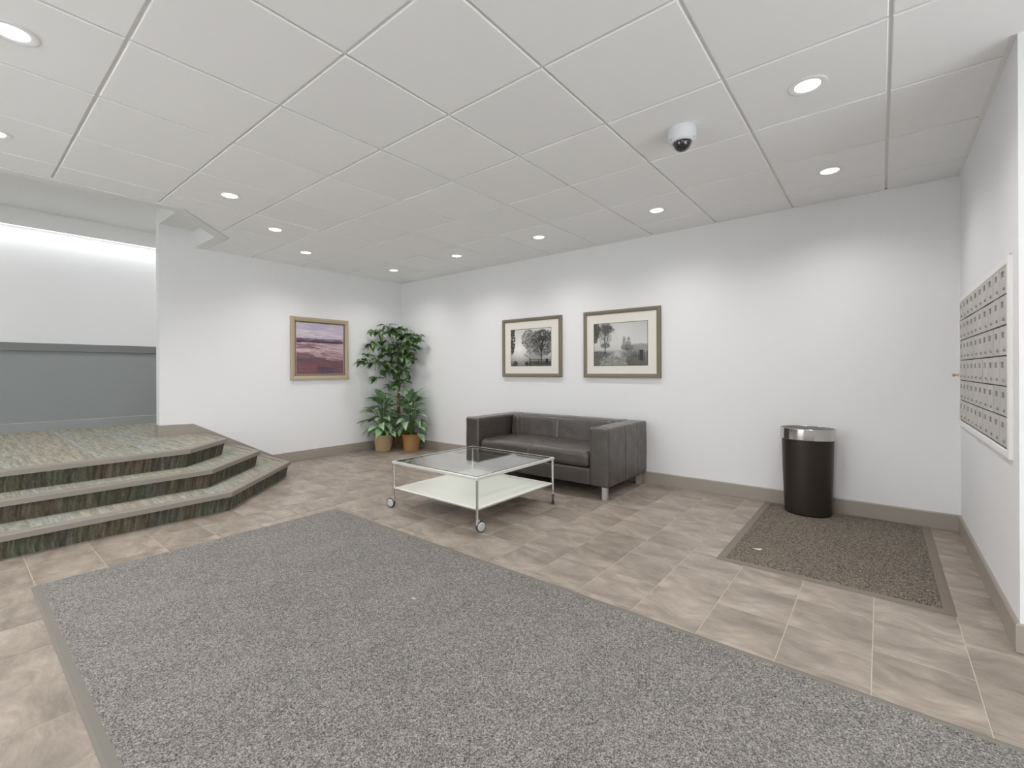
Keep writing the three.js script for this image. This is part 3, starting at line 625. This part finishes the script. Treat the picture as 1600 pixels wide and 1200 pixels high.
const printLane = canvasTexture(640, 448, (c, w, h) => {
  let g = c.createLinearGradient(0, 0, 0, h); g.addColorStop(0, grey(186)); g.addColorStop(0.5, grey(202)); g.addColorStop(0.62, grey(190)); g.addColorStop(0.72, grey(120)); g.addColorStop(1, grey(84)); c.fillStyle = g; c.fillRect(0, 0, w, h);
  g = c.createRadialGradient(330, 90, 20, 330, 90, 330); g.addColorStop(0, grey(214, 0.7)); g.addColorStop(1, grey(205, 0)); c.fillStyle = g; c.fillRect(0, 0, w, 300);
  blobs(c, 300, 560, 262, 130, 26, 128, 150, 10, 22, 0.14); blobs(c, 160, 410, 262, 70, 30, 108, 136, 6, 15, 0.2); 
  const conifer = (cx, top, base, wd, v) => { for (let i = 0; i < 260; i++) { const t = Math.pow(rnd(), 0.7), y = lerp(top, base, t), x = cx + (rnd() - 0.5) * wd * (0.15 + t); c.strokeStyle = grey(Math.round(rr(v - 12, v + 14)), 0.3); c.lineWidth = rr(2, 5); c.beginPath(); c.moveTo(x - rr(3, 10), y + rr(0, 6)); c.lineTo(x, y - rr(3, 9)); c.lineTo(x + rr(3, 10), y + rr(0, 6)); c.stroke(); } };
  conifer(376, 138, 285, 70, 112); conifer(424, 150, 288, 84, 104);
  blobs(c, 300, 60, 336, 130, 36, 70, 116, 6, 14, 0.35); blobs(c, 240, 90, 400, 120, 44, 68, 118, 5, 12, 0.4);
  c.fillStyle = grey(170, 0.5); c.beginPath(); c.moveTo(262, 300); c.lineTo(300, 284); c.lineTo(352, 318); c.lineTo(396, 400); c.lineTo(420, 448); c.lineTo(60, 448); c.lineTo(150, 375); c.closePath(); c.fill();
  blobs(c, 420, 250, 400, 180, 56, 90, 190, 4, 12, 0.34); blobs(c, 60, 290, 335, 46, 34, 196, 214, 6, 16, 0.1);
  blobs(c, 300, 500, 400, 110, 60, 62, 108, 5, 12, 0.4);
  tree(c, 140, 330, 84, -1.57, 11, grey(46), 7, (x, y) => { c.fillStyle = grey(84, 0.4); c.beginPath(); c.arc(x, y, 4, 0, 6.283); c.fill(); });
  blobs(c, 620, 142, 130, 82, 120, 66, 120, 2, 6, 0.34); blobs(c, 160, 140, 235, 62, 26, 66, 108, 3, 7, 0.4);
  blobs(c, 420, 14, 60, 52, 120, 40, 96, 5, 13, 0.5); blobs(c, 90, 20, 170, 24, 40, 60, 110, 3, 8, 0.5);
  c.strokeStyle = grey(58); for (let k = 0; k < 14; k++) { const t = k / 13, x = 392 + 246 * t * t, y = 262 + 40 * t, s = 20 + 86 * t; c.lineWidth = 2 + 5 * t; c.beginPath(); c.moveTo(x, y); c.lineTo(x, y + s); c.stroke(); }
  for (let k = 0; k < 4; k++) { c.lineWidth = 3; c.beginPath(); c.moveTo(390, 266 + k * 6); c.quadraticCurveTo(500, 280 + k * 16, 640, 306 + k * 26); c.stroke(); }
  c.fillStyle = grey(44); c.fillRect(550, 292, 42, 110);
});
const purple = canvasTexture(512, 512, (c, w, h) => {
  const st = (n, x0, x1, y0, y1, cols, l0, l1, t0, t1, al, tilt = 0) => { for (let i = 0; i < n; i++) { const x = rr(x0, x1), y = rr(y0, y1), l = rr(l0, l1), k = cols[Math.floor(rnd() * cols.length)]; c.strokeStyle = `rgba(${k[0] + rr(-8, 8) | 0},${k[1] + rr(-8, 8) | 0},${k[2] + rr(-8, 8) | 0},${al})`; c.lineWidth = rr(t0, t1); c.lineCap = 'round'; c.beginPath(); c.moveTo(x - l, y - tilt * l); c.quadraticCurveTo(x, y + rr(-5, 5), x + l, y + tilt * l + rr(-4, 4)); c.stroke(); } };
  c.fillStyle = 'rgb(186,176,190)'; c.fillRect(0, 0, w, h);
  st(260, 0, 512, 0, 160, [[176, 172, 196], [192, 182, 198], [204, 190, 198], [166, 164, 192]], 20, 80, 6, 18, 0.35); st(60, 0, 512, 70, 150, [[214, 196, 204], [222, 206, 206]], 20, 70, 4, 12, 0.4);
  st(160, 0, 512, 156, 200, [[96, 74, 92], [112, 88, 104], [80, 62, 78], [128, 104, 116]], 16, 60, 4, 11, 0.5); st(60, 0, 512, 176, 198, [[70, 52, 66], [84, 62, 76]], 20, 70, 4, 8, 0.6);
  c.fillStyle = 'rgb(168,142,146)'; c.fillRect(0, 200, w, 120);
  st(260, 0, 512, 200, 320, [[196, 172, 176], [212, 188, 186], [150, 118, 126], [180, 152, 158], [206, 176, 174]], 20, 90, 4, 12, 0.45, 0.08); st(40, 0, 220, 214, 250, [[120, 94, 100], [132, 100, 106]], 20, 70, 5, 11, 0.5, 0.1); st(50, 130, 330, 300, 340, [[206, 184, 188], [190, 166, 172]], 20, 60, 4, 11, 0.5, 0.25);
  c.fillStyle = 'rgba(108,78,84,0.9)'; c.beginPath(); c.moveTo(0, 286); c.lineTo(110, 292); c.lineTo(200, 330); c.lineTo(290, 368); c.lineTo(380, 352); c.lineTo(512, 366); c.lineTo(512, 512); c.lineTo(0, 512); c.fill();
  st(120, 0, 512, 290, 372, [[116, 84, 90], [132, 100, 104], [150, 120, 124]], 16, 60, 4, 10, 0.35, 0.15);
  st(300, 0, 512, 350, 512, [[110, 80, 86], [102, 76, 82], [118, 86, 90], [96, 72, 80]], 20, 80, 8, 20, 0.35); st(80, 40, 220, 400, 490, [[136, 84, 92], [130, 82, 90], [120, 78, 86]], 14, 50, 8, 18, 0.22); st(50, 240, 380, 440, 500, [[88, 68, 88], [82, 64, 84]], 14, 50, 8, 16, 0.35);
  st(60, 340, 500, 300, 366, [[196, 168, 166], [176, 146, 150], [150, 116, 122]], 16, 50, 4, 9, 0.5, 0.12); st(50, 0, 130, 262, 292, [[206, 184, 190], [186, 160, 168]], 16, 50, 4, 9, 0.5);
});
picture('painting', 'abstract purple and maroon landscape painting in a pale gold frame beside the plants', 0.81, 0.818, 0.052, 0.034, M.frameGold, { pos: [0.001, 1.45, 1.339], turn: Math.PI / 2 }, (t) => {
  const w = 0.81 - 0.104, h = 0.818 - 0.104;
  const loop = [[-w / 2, -h / 2], [w / 2, -h / 2], [w / 2, h / 2], [-w / 2, h / 2]];
  mesh('liner', sweep(loop, true, [[0, 0.002], [0, 0.02], [-0.016, 0.012], [-0.016, 0.002]], (a, b, tt) => [a, b, tt]), M.frameLiner, t);
  mesh('canvas', boxUV(new THREE.BoxGeometry(w - 0.032, h - 0.032, 0.012).translate(0, 0, 0.0075)), M.matBoard, t);
  art(w - 0.033, h - 0.033, 0.0143, purple, 0.65, t, 'paint');
  mesh('inner_edge', sweep([[-w / 2 + 0.017, -h / 2 + 0.017], [w / 2 - 0.017, -h / 2 + 0.017], [w / 2 - 0.017, h / 2 - 0.017], [-w / 2 + 0.017, h / 2 - 0.017]], true, [[0, 0.012], [0, 0.017], [-0.006, 0.017], [-0.006, 0.012]], (a, b, tt) => [a, b, tt]), M.frameGold, t);
});
const framed = (label, cx, cy, w, h, pw, ph, px, py, tex) => picture('framed_print', label, w, h, 0.042, 0.03, M.frameGrey, { pos: [cx, cy, 0.001], turn: 0 }, (t) => {
  mesh('mat_board', boxUV(new THREE.BoxGeometry(w - 0.08, h - 0.08, 0.006).translate(0, 0, 0.015)), M.matBoard, t);
  const l = [[px - pw / 2, py - ph / 2], [px + pw / 2, py - ph / 2], [px + pw / 2, py + ph / 2], [px - pw / 2, py + ph / 2]];
  mesh('print_edge', sweep(l, true, [[0.004, 0.0175], [0.004, 0.0195], [-0.001, 0.0185], [-0.001, 0.0175]], (a, b, tt) => [a, b, tt]), M.gasket, t);
  art(pw, ph, 0.0184, tex, 0.35, t, 'print', px, py);
});
framed('smaller framed black and white print of leafy trees behind a fence above the sofa', 2.548, 1.434, 0.893, 0.722, 0.606, 0.45, -0.005, 0, printOak);
framed('larger framed black and white print of a misty lane beside a lone tree', 3.725, 1.434, 0.876, 0.725, 0.61, 0.452, -0.004, -0.005, printLane);

// ------------------------------------------------------------------ mailboxes in the wall
{
  const t = thing('mailbox_bank', 'wall of small grey metal mailbox doors set in a white wooden frame', 'mailboxes', [W, 0, 0]);
  const z0 = 0.086, cw = 0.152, y1 = 1.617, ch = 0.1355, zN = z0 + 10 * cw, yN = y1 - 6 * ch;
  const loop = [[0.048, yN - 0.04], [1.654, yN - 0.04], [1.654, y1 + 0.024], [0.048, y1 + 0.024]];
  mesh('frame', sweep(loop, true, [[0, 0.0], [0, 0.012], [-0.003, 0.014], [-0.031, 0.014], [-0.034, 0.011], [-0.034, 0]].map(([o, d]) => [o, d]), (a, b, d) => [-d, b, a]), M.mailFrame, t);
  mesh('backing', boxUV(new THREE.BoxGeometry(0.004, 6 * ch + 0.06, 10 * cw + 0.06).translate(-0.0022, (y1 + yN) / 2, (z0 + zN) / 2)), M.mailDark, t);
  const sh = new THREE.Shape([[-cw / 2 + 0.0022, -ch / 2 + 0.0035], [cw / 2 - 0.0022, -ch / 2 + 0.0035], [cw / 2 - 0.0022, ch / 2 - 0.0025], [-cw / 2 + 0.0022, ch / 2 - 0.0025]].map(q => new THREE.Vector2(...q)));
  const wx0 = -0.048, wx1 = 0.016, wy0 = 0.014, wy1 = 0.041;
  sh.holes.push(new THREE.Path([[wx0, wy0], [wx0, wy1], [wx1, wy1], [wx1, wy0]].map(q => new THREE.Vector2(...q))));
  const doorG = boxUV(new THREE.ExtrudeGeometry(sh, { depth: 0.004, bevelEnabled: true, bevelSize: 0.0015, bevelThickness: 0.0015, bevelOffset: -0.0015, bevelSegments: 1 }).rotateY(-Math.PI / 2));
  // shape x runs along +z, extrusion towards -x
  const winG = boxUV(new THREE.BoxGeometry(0.001, wy1 - wy0 + 0.006, wx1 - wx0 + 0.006).translate(-0.0005, (wy0 + wy1) / 2, (wx0 + wx1) / 2));
  const lockG = merged([cyl(0.0075, 0.0075, 0.006, 14).rotateZ(Math.PI / 2).translate(-0.007, -0.04, 0.03), new THREE.BoxGeometry(0.002, 0.007, 0.0015).translate(-0.0105, -0.04, 0.03)]);
  for (let r = 0; r < 6; r++) for (let c = 0; c < 10; c++) {
    const d = mesh('door', doorG, M.mailDoor[Math.floor(rnd() * 3)], t);
    d.position.set(-0.0055 - (((c >> 1) + r) % 2) * 0.0015, y1 - (r + 0.5) * ch, z0 + (c + 0.5) * cw); d.rotation.y = rr(-0.006, 0.006);
    mesh('window', winG, M.mailWindow, d); mesh('lock', lockG, M.lockMetal, d);
  }
  const knob = merged([cyl(0.004, 0.004, 0.022, 14).rotateZ(Math.PI / 2).translate(-0.024, 0, 0), new THREE.SphereGeometry(0.0115, 18, 12).scale(0.8, 1, 1).translate(-0.04, 0, 0), cyl(0.012, 0.012, 0.004, 18).rotateZ(Math.PI / 2).translate(-0.0155, 0, 0)]);
  const k = mesh('knob', knob, M.brass, t); k.position.set(0, 1.11, 0.062); k.userData.label = 'small brass knob';
}

// ------------------------------------------------------------------ plants
const RIGHTV = new THREE.Vector3(0.778, 0, -0.628), TOCAM = new THREE.Vector3(0.628, 0, 0.778);
function leafGeo(L, Wd, fold, droop, wave, n = 7) {
  const pos = [], uv = [], idx = [];
  for (let i = 0; i <= n; i++) {
    const t = i / n, w = Wd / 2 * Math.pow(Math.sin(Math.PI * Math.pow(t, 0.78)), 0.85) * (i === 0 || i === n ? 0 : 1) + 0.0008, y = -droop * L * t * t + 0.12 * droop * L * t, z = L * t * (1 - 0.25 * droop * t);
    const wv = wave * L * Math.sin(t * 9) * 0.03;
    pos.push(-w, y + fold * w + wv, z, 0, y, z, w, y + fold * w - wv, z); uv.push(0, t, 0.5, t, 1, t);
    if (i < n) { const a = i * 3; for (const s of [0, 1]) idx.push(a + s, a + 3 + s, a + 1 + s, a + 3 + s, a + 4 + s, a + 1 + s); }
  }
  const g = new THREE.BufferGeometry(); g.setAttribute('position', new THREE.Float32BufferAttribute(pos, 3)); g.setAttribute('uv', new THREE.Float32BufferAttribute(uv, 2)); g.setIndex(idx); g.computeVertexNormals();
  return g;
}
function aim(m, pos, dir, roll) { // leaf's +z along dir, its upper face up
  m.position.copy(pos); const z = dir.clone().normalize(), x = new THREE.Vector3(0, 1, 0).cross(z); if (x.lengthSq() < 1e-4) x.set(1, 0, 0); x.normalize(); const y = z.clone().cross(x);
  m.quaternion.setFromRotationMatrix(new THREE.Matrix4().makeBasis(x, y, z)); m.rotateZ(roll);
}
const leafMat = (c, extra = {}) => new THREE.MeshPhysicalMaterial({ color: new THREE.Color(c), roughness: 0.48, side: THREE.DoubleSide, ...extra });
const soil = std(0x2f261e, 1);
function weavePot(r0, r1, h, rows, around, amp, rim) {
  const N = around * 4, K = rows * 3, pos = [], idx = [], uv = [];
  const prof = k => { const t = k / K; return [lerp(r0, r1, Math.pow(t, 0.85)), t * h]; };
  for (let k = 0; k <= K; k++) for (let i = 0; i <= N; i++) {
    const [r, y] = prof(k), th = i / N * Math.PI * 2, row = Math.floor(k / 3);
    const b = amp * (Math.abs(Math.sin(Math.PI * k / 3)) * (0.4 + 0.6 * (0.5 + 0.5 * Math.sin(th * around + (row % 2) * Math.PI))));
    pos.push(Math.cos(th) * (r + b), y, Math.sin(th) * (r + b)); uv.push(i / N * 4, y * 6);
  }
  for (let k = 0; k < K; k++) for (let i = 0; i < N; i++) { const a = k * (N + 1) + i, b = a + N + 1; idx.push(a, b, a + 1, b, b + 1, a + 1); }
  const g = new THREE.BufferGeometry(); g.setAttribute('position', new THREE.Float32BufferAttribute(pos, 3)); g.setAttribute('uv', new THREE.Float32BufferAttribute(uv, 2)); g.setIndex(idx); g.computeVertexNormals();
  const ring = new THREE.TorusGeometry(r1 + 0.002, rim, 10, 64).rotateX(Math.PI / 2).translate(0, h, 0);
  const inner = cyl(r1 - 0.006, r1 - 0.012, 0.05, 48).translate(0, h - 0.026, 0), foot = cyl(r0, r0, 0.004, 48).translate(0, 0.002, 0);
  return { wall: g, ring, inner, foot };
}
const wickerPale = std(0xb39a78, 0.8), wickerDark = std(0x94744f, 0.8), wickerTan = std(0xab8150, 0.7);
function pot(parent, kind, r0, r1, h, matl) {
  const p = kind === 'rib' ? weavePot(r0, r1, h, 9, 40, 0.0022, 0.009) : weavePot(r0, r1, h, 12, 20, 0.008, 0.007);
  const b = mesh('basket', merged([p.wall, p.foot]), matl, parent);
  mesh('rim', kind === 'rib' ? merged([p.ring, new THREE.CylinderGeometry(r1 + 0.006, r1 + 0.001, 0.035, 64, 1, true).translate(0, h - 0.018, 0)]) : p.ring, matl, b);
  mesh('soil', new THREE.CircleGeometry(r1 - 0.004, 40).rotateX(-Math.PI / 2).translate(0, h - 0.018, 0), soil, parent);
}
// tall ficus in the corner
{
  const T = new THREE.Vector3(0.135, 0, 0.14);
  const t = thing('potted_ficus', 'tall ficus tree with a bare twisted trunk in the middle basket', 'plant', [T.x, 0.0005, T.z]);
  pot(t, 'weave', 0.085, 0.105, 0.22, wickerDark);
  const bark = std(0xa87548, 0.8), strands = [];
  for (let k = 0; k < 4; k++) { const pts = []; for (let i = 0; i <= 9; i++) { const u = i / 9, a = k * 1.57 + u * 5.2, r = 0.016 + 0.012 * Math.sin(u * 5 + k); pts.push([Math.cos(a) * r + 0.03 * u, 0.19 + u * 1.14, Math.sin(a) * r + 0.03 * u]); } strands.push(tube(pts, 0.0105 - 0.0012 * k, 8, 40)); }
  mesh('trunk', merged(strands), bark, t);
  const greens = [leafMat(0x435f33), leafMat(0x557340), leafMat(0x34502a), leafMat(0x68864f), leafMat(0x91a878)];
  const geos = [leafGeo(0.145, 0.07, 0.25, 0.45, 1), leafGeo(0.13, 0.066, 0.22, 0.7, 1), leafGeo(0.155, 0.072, 0.3, 0.3, 1)];
  const rows = [[1.87, -0.17, -0.02, 2], [1.8, -0.28, 0.12, 4], [1.72, -0.26, 0.38, 7], [1.63, -0.3, 0.36, 7], [1.54, -0.28, 0.32, 7], [1.45, -0.34, 0.3, 7], [1.36, -0.42, 0.28, 8], [1.27, -0.3, 0.16, 5], [1.17, -0.22, 0.16, 4], [1.05, -0.22, 0.18, 4], [0.98, -0.16, 0.24, 3]];
  const twigs = []; let n = 0;
  for (const [y, u0, u1, k] of rows) for (let i = 0; i < k; i++) {
    const u = lerp(u0, u1, k > 1 ? (i + rr(0.2, 0.8)) / k : 0.5), yy = y + rr(-0.045, 0.045);
    const need = Math.max((0.1 - T.x - 0.778 * u) / 0.628, (0.1 - T.z + 0.628 * u) / 0.778, -0.02), w = need + rr(0, 0.24);
    const c = new THREE.Vector3(0, yy - 0.04, 0).addScaledVector(RIGHTV, u).addScaledVector(TOCAM, w);
    const y0 = clamp(yy - 0.15 - Math.abs(u) * 0.4, 0.85, 1.32);
    twigs.push(tube([[0.02, y0, 0.02], [c.x * 0.5 + 0.01, (y0 + c.y) / 2 + 0.06, c.z * 0.5 + 0.01], [c.x, c.y + 0.03, c.z]], 0.0024, 5, 8));
    const m = i % 4 ? 5 : 6;
    for (let q = 0; q < m && n < 299; q++) {
      const a = rnd() * 6.283, out = new THREE.Vector3(Math.cos(a), rr(-0.55, 0.5), Math.sin(a)).addScaledVector(RIGHTV, u * 1.3).addScaledVector(TOCAM, 0.45).normalize();
      const base = c.clone().addScaledVector(out, rr(0.0, 0.04)); const tip = base.clone().addScaledVector(out, 0.165);
      if (tip.x + T.x < 0.05) out.x = Math.abs(out.x); if (tip.z + T.z < 0.05) out.z = Math.abs(out.z);
      const lf = mesh('leaf', geos[n % 3], greens[[0, 1, 2, 0, 3, 1, 2, 4, 1, 0][Math.floor(rnd() * 10)]], t); const s = rr(0.8, 1.12); lf.scale.set(s, s, s);
      aim(lf, base, out, rr(-0.6, 0.6)); n++;
    }
  }
  mesh('branch', merged(twigs), std(0x5c4a32, 0.85), t);
}
// two low plants with silvery variegated leaves
const silver = canvasTexture(256, 512, (c, w, h) => {
  c.fillStyle = 'rgb(92,130,86)'; c.fillRect(0, 0, w, h);
  for (let i = 0; i < 1300; i++) { const t = rnd(), y = h * (1 - t), s = Math.sin(Math.PI * Math.pow(t, 0.8)), x = w / 2 + (rnd() - 0.5) * w * 0.72 * (0.3 + 0.7 * s), d = Math.sign(x - w / 2); c.strokeStyle = `rgba(${rr(206, 236) | 0},${rr(222, 242) | 0},${rr(198, 222) | 0},0.5)`; c.lineWidth = rr(2, 6); c.beginPath(); c.moveTo(x, y); c.lineTo(x + d * rr(8, 30), y - rr(10, 32)); c.stroke(); }
  for (let i = 0; i < 26; i++) { const y = h * i / 26; for (const d of [-1, 1]) { c.strokeStyle = 'rgba(66,100,62,0.55)'; c.lineWidth = rr(4, 8); c.beginPath(); c.moveTo(w / 2, y); c.quadraticCurveTo(w / 2 + d * 50, y - 24, w / 2 + d * 128, y - 64); c.stroke(); } }
  c.strokeStyle = 'rgba(196,210,176,0.9)'; c.lineWidth = 6; c.beginPath(); c.moveTo(w / 2, 0); c.lineTo(w / 2, h); c.stroke();
});
{
  const mats = [0xffffff, 0xe6ecdf, 0xccd8c4, 0xa6bba0].map(c => leafMat(c, { map: silver }));
  const geos = [leafGeo(0.215, 0.108, 0.2, 0.4, 0.6, 8), leafGeo(0.195, 0.1, 0.25, 0.6, 0.6, 8), leafGeo(0.235, 0.112, 0.18, 0.25, 0.6, 8)];
  const build = (label, P, kind, matl, top, uL, uR, leaves) => {
    const t = thing('potted_dieffenbachia', label, 'plant', [P.x, 0.0005, P.z], 0, 'low plants with variegated leaves');
    pot(t, kind, 0.103, 0.132, 0.232, matl);
    const stems = []; let n = 0, guard = 0;
    while (n < leaves && guard++ < 900) {
      const f = (n + 0.5) / leaves, a = n * 2.39996 + rr(-0.3, 0.3), elev = lerp(-0.2, 1.1, Math.pow(f, 1.4)) + rr(-0.15, 0.15);
      const reach = lerp(0.2, 0.04, f) * rr(0.7, 1.3), y = lerp(0.29, top - 0.17, Math.pow(f, 0.95)) + rr(-0.04, 0.04);
      const out = new THREE.Vector3(Math.cos(a), 0, Math.sin(a)), base = new THREE.Vector3(out.x * reach, y, out.z * reach);
      const dir = new THREE.Vector3(out.x * Math.cos(elev), Math.sin(elev), out.z * Math.cos(elev));
      const tip = base.clone().addScaledVector(dir, 0.27), u = tip.dot(RIGHTV);
      if (tip.x + P.x < 0.03 || tip.z + P.z < 0.03 || u < uL || u > uR) { seed += 17; if (guard % 3) { dir.x += 0.628 * 0.9; dir.z += 0.778 * 0.9; dir.normalize(); base.multiply(new THREE.Vector3(0.5, 1, 0.5)); const t2 = base.clone().addScaledVector(dir, 0.27); if (t2.x + P.x < 0.03 || t2.z + P.z < 0.03) continue; } else continue; }
      stems.push(tube([[out.x * 0.02, 0.2, out.z * 0.02], [base.x * 0.4, lerp(0.2, base.y, 0.6), base.z * 0.4], [base.x, base.y, base.z]], 0.004, 6, 8));
      const lf = mesh('leaf', geos[n % 3], mats[[0, 1, 1, 2, 0, 3, 2, 1][Math.floor(rnd() * 8)]], t); const s = rr(0.8, 1.12); lf.scale.set(s, s, s);
      aim(lf, base, dir, rr(-0.5, 0.5)); n++;
    }
    mesh('stem', merged(stems), leafMat(0x5f7a4c), t);
    console.log(label, n);
  };
  build('bushy variegated plant in a pale woven basket, on the painting side of the ficus', new THREE.Vector3(0.262, 0, 0.525), 'weave', wickerPale, 0.92, -0.5, 0.26, 52);
  build('bushy variegated plant in an orange ribbed basket, on the sofa side of the ficus', new THREE.Vector3(0.556, 0, 0.252), 'rib', wickerTan, 0.95, -0.27, 0.36, 52);
}

renderer.render(scene, camera);
